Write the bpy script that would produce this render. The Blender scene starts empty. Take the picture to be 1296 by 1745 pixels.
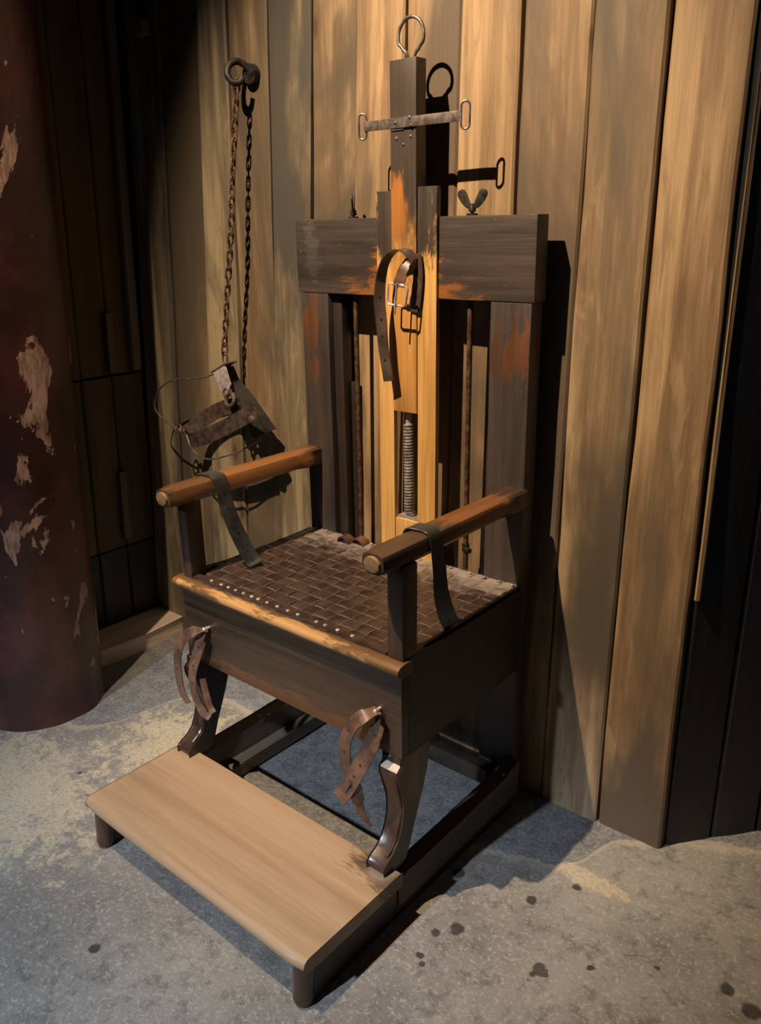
import bpy, bmesh, math, random
from mathutils import Vector, Matrix, noise
random.seed(7)
S = bpy.context.scene
C = S.collection
V = Vector
PI = math.pi

# ------------------------------------------------------------------ camera
cd = bpy.data.cameras.new('camera')
cam = bpy.data.objects.new('camera', cd)
C.objects.link(cam)
right = V((0.76496407, 0.64388025, -0.015754))
up = V((-0.19867124, 0.25915802, 0.94518086))
fwd = V((-0.61266607, 0.71989953, -0.32616707))
M4 = Matrix((right, up, -fwd)).transposed().to_4x4()
M4.translation = V((1.19955, -1.50148, 1.35349))
cam.matrix_world = M4
cd.sensor_fit = 'VERTICAL'
cd.sensor_height = 24.0
cd.lens = 1399.2 / 1745 * 24.0
cd.clip_start = 0.05
S.camera = cam

# ------------------------------------------------------------------ light
w = bpy.data.worlds.new('world')
S.world = w
w.use_nodes = True
w.node_tree.nodes['Background'].inputs[0].default_value = (0.30, 0.36, 0.50, 1)
w.node_tree.nodes['Background'].inputs[1].default_value = 0.045


def spot(name, loc, aim, energy, col, angle, blend, size):
    l = bpy.data.lights.new(name, 'SPOT')
    l.energy = energy
    l.color = col
    l.spot_size = math.radians(angle)
    l.spot_blend = blend
    l.shadow_soft_size = size
    o = bpy.data.objects.new(name, l)
    C.objects.link(o)
    o.location = loc
    o.rotation_euler = (V(aim) - V(loc)).to_track_quat('-Z', 'Y').to_euler()
    return o


spot('warm_ceiling_spot', (-0.18, -1.28, 3.0), (0.03, 0.05, 0.90), 500, (1.0, 0.735, 0.47), 60, 0.85, 0.012)
spot('cool_floor_spot', (-0.05, -3.0, 2.0), (-0.15, -1.0, 0.0), 400, (0.78, 0.88, 1.0), 44, 0.8, 0.04)
S.view_settings.view_transform = 'Standard'
S.view_settings.look = 'None'
S.view_settings.gamma = 1
S.view_settings.exposure = 0.0
S.view_settings.use_curve_mapping = False

# ------------------------------------------------------------------ materials
class NT:
    def __init__(s, name):
        s.m = bpy.data.materials.new(name)
        s.m.use_nodes = True
        s.t = s.m.node_tree
        s.b = s.t.nodes['Principled BSDF']

    def n(s, typ, **kw):
        nd = s.t.nodes.new(typ)
        for k, v in kw.items():
            setattr(nd, k, v)
        return nd

    def l(s, a, b):
        s.t.links.new(a, b)

    def coords(s, scale, rnd=True, off=(0, 0, 0)):
        tc = s.n('ShaderNodeTexCoord')
        mp = s.n('ShaderNodeMapping')
        mp.inputs['Scale'].default_value = scale
        mp.inputs['Location'].default_value = off
        if rnd:
            oi = s.n('ShaderNodeObjectInfo')
            mu = s.n('ShaderNodeMath', operation='MULTIPLY')
            mu.inputs[1].default_value = 37.0
            s.l(oi.outputs['Random'], mu.inputs[0])
            ad = s.n('ShaderNodeVectorMath', operation='ADD')
            s.l(tc.outputs['Object'], ad.inputs[0])
            s.l(mu.outputs[0], ad.inputs[1])
            s.l(ad.outputs[0], mp.inputs[0])
        else:
            s.l(tc.outputs['Object'], mp.inputs[0])
        return mp.outputs[0]

    def noise(s, vec, scale, detail=6, rough=0.6, dist=0.0):
        nz = s.n('ShaderNodeTexNoise')
        nz.inputs['Scale'].default_value = scale
        nz.inputs['Detail'].default_value = detail
        nz.inputs['Roughness'].default_value = rough
        nz.inputs['Distortion'].default_value = dist
        s.l(vec, nz.inputs['Vector'])
        return nz.outputs[0]

    def rng(s, val, a, b, c=0.0, d=1.0, smooth=True):
        r = s.n('ShaderNodeMapRange')
        if smooth:
            r.interpolation_type = 'SMOOTHSTEP'
        for i, x in enumerate((a, b, c, d)):
            r.inputs[i + 1].default_value = x
        s.l(val, r.inputs[0])
        return r.outputs[0]

    def mix(s, fac, a, b, mode='MIX'):
        m = s.n('ShaderNodeMix', data_type='RGBA', blend_type=mode)
        if isinstance(fac, (int, float)):
            m.inputs[0].default_value = fac
        else:
            s.l(fac, m.inputs[0])
        for i, x in ((6, a), (7, b)):
            if isinstance(x, tuple):
                m.inputs[i].default_value = (*x, 1)
            else:
                s.l(x, m.inputs[i])
        return m.outputs[2]

    def math(s, op, a, b):
        m = s.n('ShaderNodeMath', operation=op)
        for i, x in enumerate((a, b)):
            if isinstance(x, (int, float)):
                m.inputs[i].default_value = x
            else:
                s.l(x, m.inputs[i])
        return m.outputs[0]

    def done(s, col, rough, bump=None, strength=0.3, dist=0.002, metal=0.0, spec=0.5):
        if isinstance(col, tuple):
            s.b.inputs['Base Color'].default_value = (*col, 1)
        else:
            s.l(col, s.b.inputs['Base Color'])
        if isinstance(rough, (int, float)):
            s.b.inputs['Roughness'].default_value = rough
        else:
            s.l(rough, s.b.inputs['Roughness'])
        s.b.inputs['Metallic'].default_value = metal
        s.b.inputs['Specular IOR Level'].default_value = spec
        if bump is not None:
            bp = s.n('ShaderNodeBump')
            bp.inputs['Strength'].default_value = strength
            bp.inputs['Distance'].default_value = dist
            s.l(bump, bp.inputs['Height'])
            s.l(bp.outputs[0], s.b.inputs['Normal'])
        return s.m


def stretch(axis, k=0.06, f=1.0):
    v = [f, f, f]
    v['xyz'.index(axis)] = f * k
    return tuple(v)


def wood(name, dark, mid, light, axis='z', rough=0.5, wears=(), bump=0.35, rnd=True, scratch=0.0,
         stain=None, knots=False, grain=0.32, bigk=7):
    """wears: (centre, radii, colour, softness of the noise edge)"""
    t = NT(name)
    v = t.coords(stretch(axis), rnd)
    g = t.noise(v, 26, 8, 0.65, 0.4)
    big = t.noise(v, bigk, 4, 0.55, 0.8)
    f = t.rng(g, 0.30, 0.70)
    col = t.mix(f, dark, mid)
    if knots:
        mott = t.noise(t.coords(stretch(axis, 0.22), rnd, (5, 2, 1)), 16, 8, 0.68, 0.9)
        col = t.mix(t.rng(big, 0.47, 0.60), col, light)
        col = t.mix(t.rng(mott, 0.52, 0.66, 0, 0.55), col, light)
        col = t.mix(t.rng(mott, 0.47, 0.34, 0, 0.55), col, dark)
    else:
        col = t.mix(t.rng(big, 0.45, 0.72), col, light)
    fine = t.noise(t.coords(stretch(axis, 0.03), rnd), 150, 4, 0.7)
    col = t.mix(t.rng(fine, 0.35, 0.6, grain, 0.0), col, t.mix(0.65, col, (0, 0, 0)))
    if stain:
        sc, lo, hi, scol = stain
        st = t.noise(t.coords(stretch(axis, 0.35), rnd, (3, 1, 7)), sc, 5, 0.6, 0.6)
        col = t.mix(t.rng(st, lo, hi), col, scol)
    height = t.math('ADD', g, t.math('MULTIPLY', fine, 0.6))
    if knots:
        vo = t.n('ShaderNodeTexVoronoi')
        vo.inputs['Scale'].default_value = 5.0
        vo.inputs['Randomness'].default_value = 1.0
        t.l(t.coords((1, 0, 0.42), rnd), vo.inputs['Vector'])
        kd = t.rng(vo.outputs['Distance'], 0.03, 0.075, 1, 0)
        col = t.mix(t.math('MULTIPLY', kd, 0.75), col, (0.035, 0.02, 0.012))
        ring = t.rng(vo.outputs['Distance'], 0.08, 0.16, 1, 0)
        col = t.mix(t.math('MULTIPLY', ring, 0.35), col, (0.10, 0.055, 0.03))
    if scratch > 0:
        s1 = t.noise(t.coords((1, 1, 1), False), 75, 6, 0.8, 1.5)
        col = t.mix(t.rng(s1, 0.61, 0.70, 0, scratch), col, (0.35, 0.30, 0.26))
    ro = t.rng(g, 0.2, 0.8, max(0.05, rough - 0.12), rough + 0.15, False)
    for wsp in wears:
        c, r, wc = wsp[:3]
        soft = wsp[3] if len(wsp) > 3 else 1.0
        tc = t.n('ShaderNodeTexCoord')
        su = t.n('ShaderNodeVectorMath', operation='SUBTRACT')
        su.inputs[1].default_value = c
        t.l(tc.outputs['Object'], su.inputs[0])
        dv = t.n('ShaderNodeVectorMath', operation='DIVIDE')
        dv.inputs[1].default_value = r
        t.l(su.outputs[0], dv.inputs[0])
        ln = t.n('ShaderNodeVectorMath', operation='LENGTH')
        t.l(dv.outputs[0], ln.inputs[0])
        wn = t.noise(t.coords(stretch(axis, 0.25), False), 48, 7, 0.7, 0.3)
        s2 = t.math('ADD', ln.outputs['Value'], t.math('MULTIPLY', t.math('SUBTRACT', wn, 0.5), 3.0 * soft))
        fac = t.rng(s2, 0.65, 1.15, 1, 0)
        wcol = t.mix(t.rng(g, 0.3, 0.7), tuple(x * 0.55 for x in wc), wc)
        col = t.mix(fac, col, wcol)
    return t.done(col, ro, height, bump, 0.003)


M = {}
ORANGE = (0.62, 0.22, 0.045)
# chair woods, very dark stain worn through to orange pine
M['rail'] = wood('stained_rail_wood', (0.036, 0.029, 0.028), (0.066, 0.052, 0.049), (0.092, 0.067, 0.061), 'x', 0.42,
                 [((0.01, 0, 1.215), (0.17, 0.1, 0.045), (0.34, 0.13, 0.035), 0.9),
                  ((0.01, 0, 1.27), (0.10, 0.1, 0.06), (0.42, 0.15, 0.035), 1.1),
                  ((-0.285, 0, 1.30), (0.028, 0.1, 0.060), (0.095, 0.088, 0.088), 1.5)], 0.3, False, 0.35)
M['post'] = wood('stained_post_wood', (0.028, 0.024, 0.024), (0.052, 0.043, 0.042), (0.075, 0.058, 0.052), 'z', 0.42,
                 [((0.295, 0, 1.10), (0.055, 0.06, 0.06), (0.13, 0.052, 0.026), 1.9),
                  ((-0.300, 0, 1.12), (0.030, 0.06, 0.075), (0.12, 0.055, 0.028), 1.9),
                  ((-0.292, 0, 1.02), (0.022, 0.06, 0.045), (0.12, 0.055, 0.028), 1.9)], 0.4, False, 0.35)
M['dark'] = wood('dark_stained_wood', (0.014, 0.011, 0.010), (0.030, 0.023, 0.020), (0.042, 0.031, 0.026), 'z', 0.45, (), 0.4, False, 0.15)
M['darkx'] = wood('dark_stained_wood_across', (0.022, 0.014, 0.009), (0.048, 0.030, 0.018), (0.066, 0.038, 0.020), 'x', 0.42,
                  [((-0.02, -0.43, 0.37), (0.26, 0.1, 0.03), (0.12, 0.052, 0.020), 1.2)], 0.25, False, 0.12)
M['darky'] = wood('dark_stained_wood_deep', (0.012, 0.010, 0.008), (0.028, 0.021, 0.017), (0.040, 0.029, 0.022), 'y', 0.45, (), 0.4, False, 0.15)
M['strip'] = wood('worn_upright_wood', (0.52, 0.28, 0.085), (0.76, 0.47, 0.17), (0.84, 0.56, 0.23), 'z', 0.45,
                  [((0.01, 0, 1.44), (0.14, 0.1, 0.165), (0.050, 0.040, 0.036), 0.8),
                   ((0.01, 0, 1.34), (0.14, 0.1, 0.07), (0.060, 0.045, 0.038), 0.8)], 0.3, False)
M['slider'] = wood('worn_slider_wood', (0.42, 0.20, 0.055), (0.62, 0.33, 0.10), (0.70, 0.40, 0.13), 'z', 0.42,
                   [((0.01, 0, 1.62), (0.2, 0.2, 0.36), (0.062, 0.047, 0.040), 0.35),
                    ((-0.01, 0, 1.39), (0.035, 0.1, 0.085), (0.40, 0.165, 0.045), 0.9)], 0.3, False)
M['arm'] = wood('polished_armrest_wood', (0.040, 0.024, 0.016), (0.070, 0.040, 0.024), (0.085, 0.050, 0.030), 'y', 0.33,
                [((-0.31, -0.20, 0.80), (0.10, 0.20, 0.10), (0.25, 0.110, 0.040), 0.45),
                 ((0.31, -0.17, 0.80), (0.10, 0.12, 0.10), (0.23, 0.098, 0.036), 0.6),
                 ((-0.31, -0.42, 0.80), (0.10, 0.07, 0.10), (0.14, 0.07, 0.030), 0.7)], 0.2, False, 0.12)
M['post_arm'] = wood('arm_support_wood', (0.030, 0.020, 0.016), (0.060, 0.036, 0.026), (0.085, 0.048, 0.032), 'z', 0.38, (), 0.25, False, 0.25)
M['knob'] = wood('worn_end_grain', (0.14, 0.09, 0.05), (0.22, 0.14, 0.08), (0.26, 0.18, 0.11), 'y', 0.5)
M['lip'] = wood('worn_seat_edge', (0.055, 0.030, 0.014), (0.11, 0.055, 0.020), (0.16, 0.08, 0.03), 'x', 0.36,
                [((0, -0.448, 0.565), (0.30, 0.016, 0.022), (0.42, 0.235, 0.09), 1.1)], 0.35, False)
M['board'] = wood('footboard_wood', (0.26, 0.17, 0.10), (0.34, 0.225, 0.135), (0.37, 0.25, 0.155), 'x', 0.48,
                  [((0.34, -0.48, 0.12), (0.11, 0.05, 0.1), (0.13, 0.08, 0.05), 0.9),
                   ((0.32, -0.47, 0.12), (0.035, 0.05, 0.1), (0.24, 0.19, 0.15), 0.6)], 0.12, False, grain=0.12)
M['foot'] = wood('stained_foot_wood', (0.03, 0.018, 0.012), (0.06, 0.036, 0.024), (0.09, 0.05, 0.03), 'z', 0.3)
M['leg'] = wood('dark_glossy_leg_wood', (0.026, 0.014, 0.010), (0.050, 0.026, 0.018), (0.075, 0.038, 0.022), 'z', 0.28, (), 0.15, False, 0.1)
M['sled'] = wood('dusty_sled_wood', (0.10, 0.075, 0.048), (0.17, 0.13, 0.085), (0.24, 0.19, 0.14), 'y', 0.7, (), 0.4, False, 0.2)

# wall boards
M['sled_dark'] = wood('greyed_sled_wood', (0.045, 0.036, 0.028), (0.080, 0.064, 0.050), (0.13, 0.11, 0.085), 'y', 0.65, (), 0.4, False, 0.2)


def board_mat(name, a, b, c, stain):
    return wood(name, a, b, c, 'z', 0.55, (), 0.55, True, 0.10, stain, True, 0.28, 9)


WALL = [board_mat('weathered_board_%s' % k, a, b, c, st) for k, a, b, c, st in (
    ('tan', (0.140, 0.094, 0.054), (0.255, 0.175, 0.100), (0.37, 0.27, 0.165), (1.8, 0.46, 0.60, (0.085, 0.066, 0.047))),
    ('grey', (0.115, 0.092, 0.062), (0.215, 0.170, 0.108), (0.34, 0.275, 0.175), (2.2, 0.44, 0.56, (0.060, 0.054, 0.047))),
    ('warm', (0.165, 0.104, 0.056), (0.290, 0.190, 0.102), (0.40, 0.275, 0.155), (1.6, 0.50, 0.63, (0.10, 0.074, 0.052))),
)]
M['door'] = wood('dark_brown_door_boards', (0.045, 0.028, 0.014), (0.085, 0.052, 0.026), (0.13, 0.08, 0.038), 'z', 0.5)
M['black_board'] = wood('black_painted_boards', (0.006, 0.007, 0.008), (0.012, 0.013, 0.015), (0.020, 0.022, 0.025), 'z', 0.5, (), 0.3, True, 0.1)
M['jamb'] = wood('grey_jamb_wood', (0.09, 0.07, 0.055), (0.15, 0.12, 0.09), (0.20, 0.16, 0.12), 'z', 0.6)
M['sill'] = wood('pale_dusty_sill', (0.48, 0.38, 0.31), (0.64, 0.52, 0.43), (0.72, 0.60, 0.50), 'y', 0.8)
M['block'] = wood('pale_peg_wood', (0.12, 0.08, 0.045), (0.2, 0.13, 0.07), (0.25, 0.17, 0.1), 'z', 0.6)


def leather(name, a, b, rough=0.42, dusty=0.0):
    t = NT(name)
    v = t.coords((1, 1, 1))
    n1 = t.noise(v, 18, 5, 0.6)
    n2 = t.noise(v, 260, 3, 0.6)
    col = t.mix(t.rng(n1, 0.35, 0.65), a, b)
    if dusty:
        # pale dust lying on the part of the seat nearest the chair back
        tc = t.n('ShaderNodeTexCoord')
        sx = t.n('ShaderNodeSeparateXYZ')
        t.l(tc.outputs['Object'], sx.inputs[0])
        nn = t.math('ADD', sx.outputs[1], t.math('MULTIPLY', t.math('SUBTRACT', n1, 0.5), 0.25))
        col = t.mix(t.rng(nn, -0.13, 0.03, 0, dusty), col, (0.34, 0.29, 0.27))
    if dusty:
        at_ = t.n('ShaderNodeAttribute', attribute_name='edge')
        col = t.mix(t.math('MULTIPLY', t.rng(at_.outputs['Fac'], 0.35, 0.95), t.rng(n2, 0.35, 0.6, 0.25, 0.75)), col, (0.26, 0.20, 0.16))
    return t.done(col, t.rng(n1, 0.3, 0.7, rough - 0.08, rough + 0.14), t.math('ADD', n1, t.math('MULTIPLY', n2, 0.35)), 0.3, 0.002)


M['seat_leather'] = leather('dark_woven_leather', (0.022, 0.014, 0.011), (0.048, 0.028, 0.021), 0.33, 0.85)
M['strap_black'] = leather('black_strap_leather', (0.020, 0.021, 0.023), (0.040, 0.040, 0.042), 0.42)
M['strap_brown'] = leather('brown_strap_leather', (0.060, 0.032, 0.022), (0.15, 0.075, 0.045), 0.36)
M['strap_neck'] = leather('neck_strap_leather', (0.050, 0.036, 0.032), (0.095, 0.062, 0.052), 0.38)


def metal(name, a, b, rough, met=0.85):
    t = NT(name)
    v = t.coords((1, 1, 1))
    n1 = t.noise(v, 45, 6, 0.7)
    return t.done(t.mix(t.rng(n1, 0.38, 0.62), a, b), t.rng(n1, 0.3, 0.7, rough - 0.1, rough + 0.15), n1, 0.3, 0.001, met)


M['iron'] = metal('dull_wrought_iron', (0.11, 0.088, 0.080), (0.20, 0.170, 0.165), 0.45, 0.55)
M['rust'] = metal('brown_rusty_iron', (0.06, 0.030, 0.018), (0.15, 0.085, 0.055), 0.55, 0.5)
M['steel'] = metal('polished_worn_steel', (0.34, 0.31, 0.32), (0.62, 0.58, 0.58), 0.34, 0.55)
M['stud'] = metal('pale_stud_iron', (0.20, 0.17, 0.15), (0.40, 0.35, 0.31), 0.5, 0.3)
M['black_iron'] = metal('black_iron', (0.02, 0.018, 0.017), (0.05, 0.045, 0.042), 0.5, 0.6)
M['shaded_plate'] = metal('shaded_plate_iron', (0.008, 0.007, 0.007), (0.020, 0.017, 0.016), 0.6, 0.3)  # shade on the collar plate put into its colour as near-black
M['tab'] = metal('bright_tab_iron', (0.30, 0.27, 0.30), (0.50, 0.46, 0.50), 0.4, 0.3)
M['collar'] = metal('brown_grey_collar_iron', (0.065, 0.045, 0.042), (0.13, 0.095, 0.088), 0.5, 0.5)

t = NT('rough_concrete')
v = t.coords((1, 1, 1), False)
b1 = t.noise(v, 2.2, 6, 0.6, 0.4)
b2 = t.noise(v, 22, 8, 0.75, 0.2)
b3 = t.noise(v, 120, 6, 0.8)
col = t.mix(t.rng(b1, 0.35, 0.65), (0.18, 0.173, 0.165), (0.29, 0.275, 0.255))
col = t.mix(t.rng(b2, 0.36, 0.52, 0.6, 0), col, (0.085, 0.082, 0.080))
col = t.mix(t.rng(b3, 0.50, 0.66, 0, 0.6), col, (0.50, 0.475, 0.44))
vo = t.n('ShaderNodeTexVoronoi')
vo.inputs['Scale'].default_value = 11
t.l(t.mix(0.04, v, b2), vo.inputs['Vector'])
vsel = t.n('ShaderNodeSeparateColor')
t.l(vo.outputs['Color'], vsel.inputs[0])
sz = t.math('MULTIPLY', t.math('POWER', vsel.outputs[0], 4.0), 0.24)
spot_f = t.rng(t.math('SUBTRACT', vo.outputs['Distance'], sz), -0.03, 0.0, 0.85, 0)
col = t.mix(spot_f, col, (0.03, 0.026, 0.024))
# old blue-grey paint along the foot of the wall, with a torn edge; under the seat its tone is painted shade
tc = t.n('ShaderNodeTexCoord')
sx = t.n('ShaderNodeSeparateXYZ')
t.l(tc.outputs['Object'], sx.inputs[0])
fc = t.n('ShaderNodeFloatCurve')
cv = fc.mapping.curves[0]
xs = [(-1.4, -0.56), (-0.80, -0.49), (-0.70, -0.20), (-0.51, -0.13), (-0.36, -0.44), (-0.28, -0.59), (0.24, -0.59), (0.31, -0.20), (0.40, -0.165), (0.54, -0.112), (0.60, 0.03), (1.2, 0.35)]  # the stretch forward under the seat greys floor that warm light should miss
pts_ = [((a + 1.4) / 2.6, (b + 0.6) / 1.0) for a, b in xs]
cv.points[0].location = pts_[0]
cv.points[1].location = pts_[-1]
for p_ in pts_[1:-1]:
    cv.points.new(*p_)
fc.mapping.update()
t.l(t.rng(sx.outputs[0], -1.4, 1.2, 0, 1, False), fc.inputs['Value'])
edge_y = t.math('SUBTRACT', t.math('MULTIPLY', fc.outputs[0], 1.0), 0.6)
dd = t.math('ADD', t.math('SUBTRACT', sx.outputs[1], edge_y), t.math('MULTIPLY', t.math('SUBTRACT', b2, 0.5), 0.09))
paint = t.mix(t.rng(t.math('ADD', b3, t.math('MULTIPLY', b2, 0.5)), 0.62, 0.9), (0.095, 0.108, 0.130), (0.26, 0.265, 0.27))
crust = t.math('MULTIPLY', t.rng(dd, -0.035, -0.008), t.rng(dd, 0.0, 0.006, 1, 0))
# a yellowish, crusty, lime-washed patch with its own torn outline
for c0, rr in (((-0.75, -0.78, 0), (0.42, 0.22, 1)), ((-0.52, -0.38, 0), (0.22, 0.20, 1)), ((0.60, -0.12, 0), (0.10, 0.03, 1))):
    tc = t.n('ShaderNodeTexCoord')
    su = t.n('ShaderNodeVectorMath', operation='SUBTRACT')
    su.inputs[1].default_value = c0
    t.l(tc.outputs['Object'], su.inputs[0])
    dv = t.n('ShaderNodeVectorMath', operation='DIVIDE')
    dv.inputs[1].default_value = rr
    t.l(su.outputs[0], dv.inputs[0])
    ln = t.n('ShaderNodeVectorMath', operation='LENGTH')
    t.l(dv.outputs[0], ln.inputs[0])
    fac = t.rng(t.math('ADD', ln.outputs['Value'], t.math('MULTIPLY', t.math('SUBTRACT', b2, 0.5), 4.0)), 0.5, 1.1, 0.8, 0)
    fac = t.math('MULTIPLY', fac, t.rng(b3, 0.36, 0.52, 0.25, 1))
    col = t.mix(fac, col, (0.56, 0.48, 0.34))
col = t.mix(t.math('MULTIPLY', crust, 0.55), col, (0.46, 0.41, 0.33))
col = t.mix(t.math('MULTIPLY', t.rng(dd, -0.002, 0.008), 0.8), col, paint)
# dark trodden spots
SPOTS = [(0.431, -0.447),(0.459, -0.411),(0.536, -0.247),(0.594, -0.154),(0.933, -0.209),(0.983, -0.226),(0.374, -0.282),(-0.075, -0.912),(0.632, -0.406),(0.712, -0.328),(0.814, -0.248),(0.44, -0.51),(0.456, -0.524)]
RAD = [.013, .016, .013, .010, .015, .020, .016, .014, .008, .006, .006, .008, .006]
for (sx_, sy_), rr in zip(SPOTS, RAD):
    tc = t.n('ShaderNodeTexCoord')
    su = t.n('ShaderNodeVectorMath', operation='DISTANCE')
    su.inputs[1].default_value = (sx_, sy_, -0.004)
    t.l(tc.outputs['Object'], su.inputs[0])
    fac = t.rng(t.math('ADD', su.outputs['Value'], t.math('MULTIPLY', t.math('SUBTRACT', b2, 0.5), 0.03)), rr * 0.7, rr * 1.1, 0.88, 0)
    col = t.mix(fac, col, (0.022, 0.019, 0.018))
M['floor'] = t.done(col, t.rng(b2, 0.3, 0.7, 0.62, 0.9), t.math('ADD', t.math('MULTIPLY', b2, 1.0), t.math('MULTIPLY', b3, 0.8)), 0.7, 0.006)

t = NT('flaking_maroon_paint')
v = t.coords((1, 1, 0.55), False)
n1 = t.noise(v, 8, 7, 0.62, 0.5)
n2 = t.noise(t.coords((1, 1, 1), False), 5, 4, 0.6)
n3 = t.noise(t.coords((1, 1, 0.3), False), 40, 6, 0.7)
base = t.mix(t.rng(n2, 0.4, 0.65), (0.035, 0.013, 0.013), (0.075, 0.024, 0.024))
under = t.mix(t.rng(n3, 0.4, 0.6), (0.22, 0.13, 0.10), (0.45, 0.30, 0.25))
fl = t.rng(n1, 0.595, 0.610)
M['column'] = t.done(t.mix(fl, base, under), t.mix(fl, (0.35,) * 3, (0.8,) * 3), t.math('SUBTRACT', n3, t.math('MULTIPLY', fl, 1.4)), 0.5, 0.004)
t = NT('dark_dusty_plaster')
M['void'] = t.done((0.012, 0.010, 0.009), 0.9)

# ------------------------------------------------------------------ mesh helpers
def link(name, bm, mat, parent=None, smooth=False, bevel=0.0, seg=2, kind=None, label=None):
    if bevel:
        bmesh.ops.remove_doubles(bm, verts=bm.verts[:], dist=1e-6)
        es = [e for e in bm.edges if len(e.link_faces) == 2 and e.calc_face_angle(0) > 0.5]
        bmesh.ops.bevel(bm, geom=es, offset=bevel, segments=seg, affect='EDGES', profile=0.6, clamp_overlap=True)
    bmesh.ops.recalc_face_normals(bm, faces=bm.faces[:])
    me = bpy.data.meshes.new(name)
    bm.to_mesh(me)
    bm.free()
    me.materials.append(mat)
    if smooth or bevel:
        for p in me.polygons:
            p.use_smooth = True
        try:
            me.set_sharp_from_angle(angle=math.radians(38))
        except Exception:
            pass
    o = bpy.data.objects.new(name, me)
    C.objects.link(o)
    if parent:
        o.parent = parent
    if kind:
        o['kind'] = kind
    if label:
        o['label'] = label
    return o


def thing(name, loc, label, cat, group=None):
    o = bpy.data.objects.new(name, None)
    o.empty_display_size = 0.05
    C.objects.link(o)
    o.location = loc
    o['label'] = label
    o['category'] = cat
    if group:
        o['group'] = group
    return o


def tag(o, label, cat, group=None):
    o['label'] = label
    o['category'] = cat
    if group:
        o['group'] = group
    return o


def box(bm, x0, x1, y0, y1, z0, z1, mat=None):
    vs = [bm.verts.new(p) for p in ((x0, y0, z0), (x1, y0, z0), (x1, y1, z0), (x0, y1, z0),
                                    (x0, y0, z1), (x1, y0, z1), (x1, y1, z1), (x0, y1, z1))]
    if mat is not None:
        for q in vs:
            q.co = mat @ q.co
    for f in ((0, 3, 2, 1), (4, 5, 6, 7), (0, 1, 5, 4), (1, 2, 6, 5), (2, 3, 7, 6), (3, 0, 4, 7)):
        bm.faces.new([vs[i] for i in f])
    return vs


def prism(bm, pts, axis, a, b):
    """closed outline pts in the plane normal to axis ('x': pts are (y,z); 'y': (x,z); 'z': (x,y))"""
    def mk(p, c):
        return {'x': (c, p[0], p[1]), 'y': (p[0], c, p[1]), 'z': (p[0], p[1], c)}[axis]
    A = [bm.verts.new(mk(p, a)) for p in pts]
    B = [bm.verts.new(mk(p, b)) for p in pts]
    n = len(pts)
    bm.faces.new(A)
    bm.faces.new(B[::-1])
    for i in range(n):
        bm.faces.new((A[i], A[(i + 1) % n], B[(i + 1) % n], B[i]))


def catmull(pts, n=6, closed=False):
    P = [V(p) for p in pts]
    out = []
    m = len(P)
    rngk = range(m) if closed else range(m - 1)
    for i in rngk:
        p1, p2 = P[i], P[(i + 1) % m]
        p0 = P[i - 1] if (i > 0 or closed) else p1 * 2 - p2
        p3 = P[(i + 2) % m] if (closed or i + 2 < m) else p2 * 2 - p1
        for k in range(n):
            s = k / n
            out.append(0.5 * ((2 * p1) + (-p0 + p2) * s + (2 * p0 - 5 * p1 + 4 * p2 - p3) * s * s + (-p0 + 3 * p1 - 3 * p2 + p3) * s ** 3))
    if not closed:
        out.append(P[-1])
    return out


def tube(bm, pts, r, seg=8, closed=False, caps=True):
    P = [V(p) for p in pts]
    n = len(P)
    rr = r if hasattr(r, '__len__') else [r] * n
    prev = None
    rings = []
    for i in range(n):
        if closed:
            T = (P[(i + 1) % n] - P[i - 1]).normalized()
        else:
            T = (P[min(i + 1, n - 1)] - P[max(i - 1, 0)]).normalized()
        if prev is None:
            a = V((0, 0, 1)) if abs(T.z) < 0.9 else V((1, 0, 0))
            N = (a - T * a.dot(T)).normalized()
        else:
            N = (prev - T * prev.dot(T)).normalized()
        prev = N
        Bn = T.cross(N)
        rings.append([bm.verts.new(P[i] + (N * math.cos(2 * PI * k / seg) + Bn * math.sin(2 * PI * k / seg)) * rr[i]) for k in range(seg)])
    for i in range(n if closed else n - 1):
        a, b = rings[i], rings[(i + 1) % n]
        sh = 0
        if closed and i == n - 1:
            sh = min(range(seg), key=lambda q: (a[0].co - b[q].co).length)
        for k in range(seg):
            bm.faces.new((a[k], a[(k + 1) % seg], b[(k + 1 + sh) % seg], b[(k + sh) % seg]))
    if caps and not closed:
        bm.faces.new(rings[0][::-1])
        bm.faces.new(rings[-1])


def ribbon(bm, pts, widths, w, th):
    """flat strap: pts centre line, widths = direction across the strap per point (Vectors), w width, th thickness"""
    P = [V(p) for p in pts]
    n = len(P)
    rows = []
    for i in range(n):
        T = (P[min(i + 1, n - 1)] - P[max(i - 1, 0)]).normalized()
        W = V(widths[i]) if hasattr(widths, '__len__') and not isinstance(widths, Vector) else V(widths)
        W = (W - T * W.dot(T)).normalized()
        N = T.cross(W)
        ww = w[i] if hasattr(w, '__len__') else w
        rows.append([bm.verts.new(P[i] + W * a * ww / 2 + N * b * th / 2) for a, b in ((-1, -1), (1, -1), (1, 1), (-1, 1))])
    for a, b in zip(rows, rows[1:]):
        for k in range(4):
            bm.faces.new((a[k], a[(k + 1) % 4], b[(k + 1) % 4], b[k]))
    bm.faces.new(rows[0][::-1])
    bm.faces.new(rows[-1])


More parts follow.
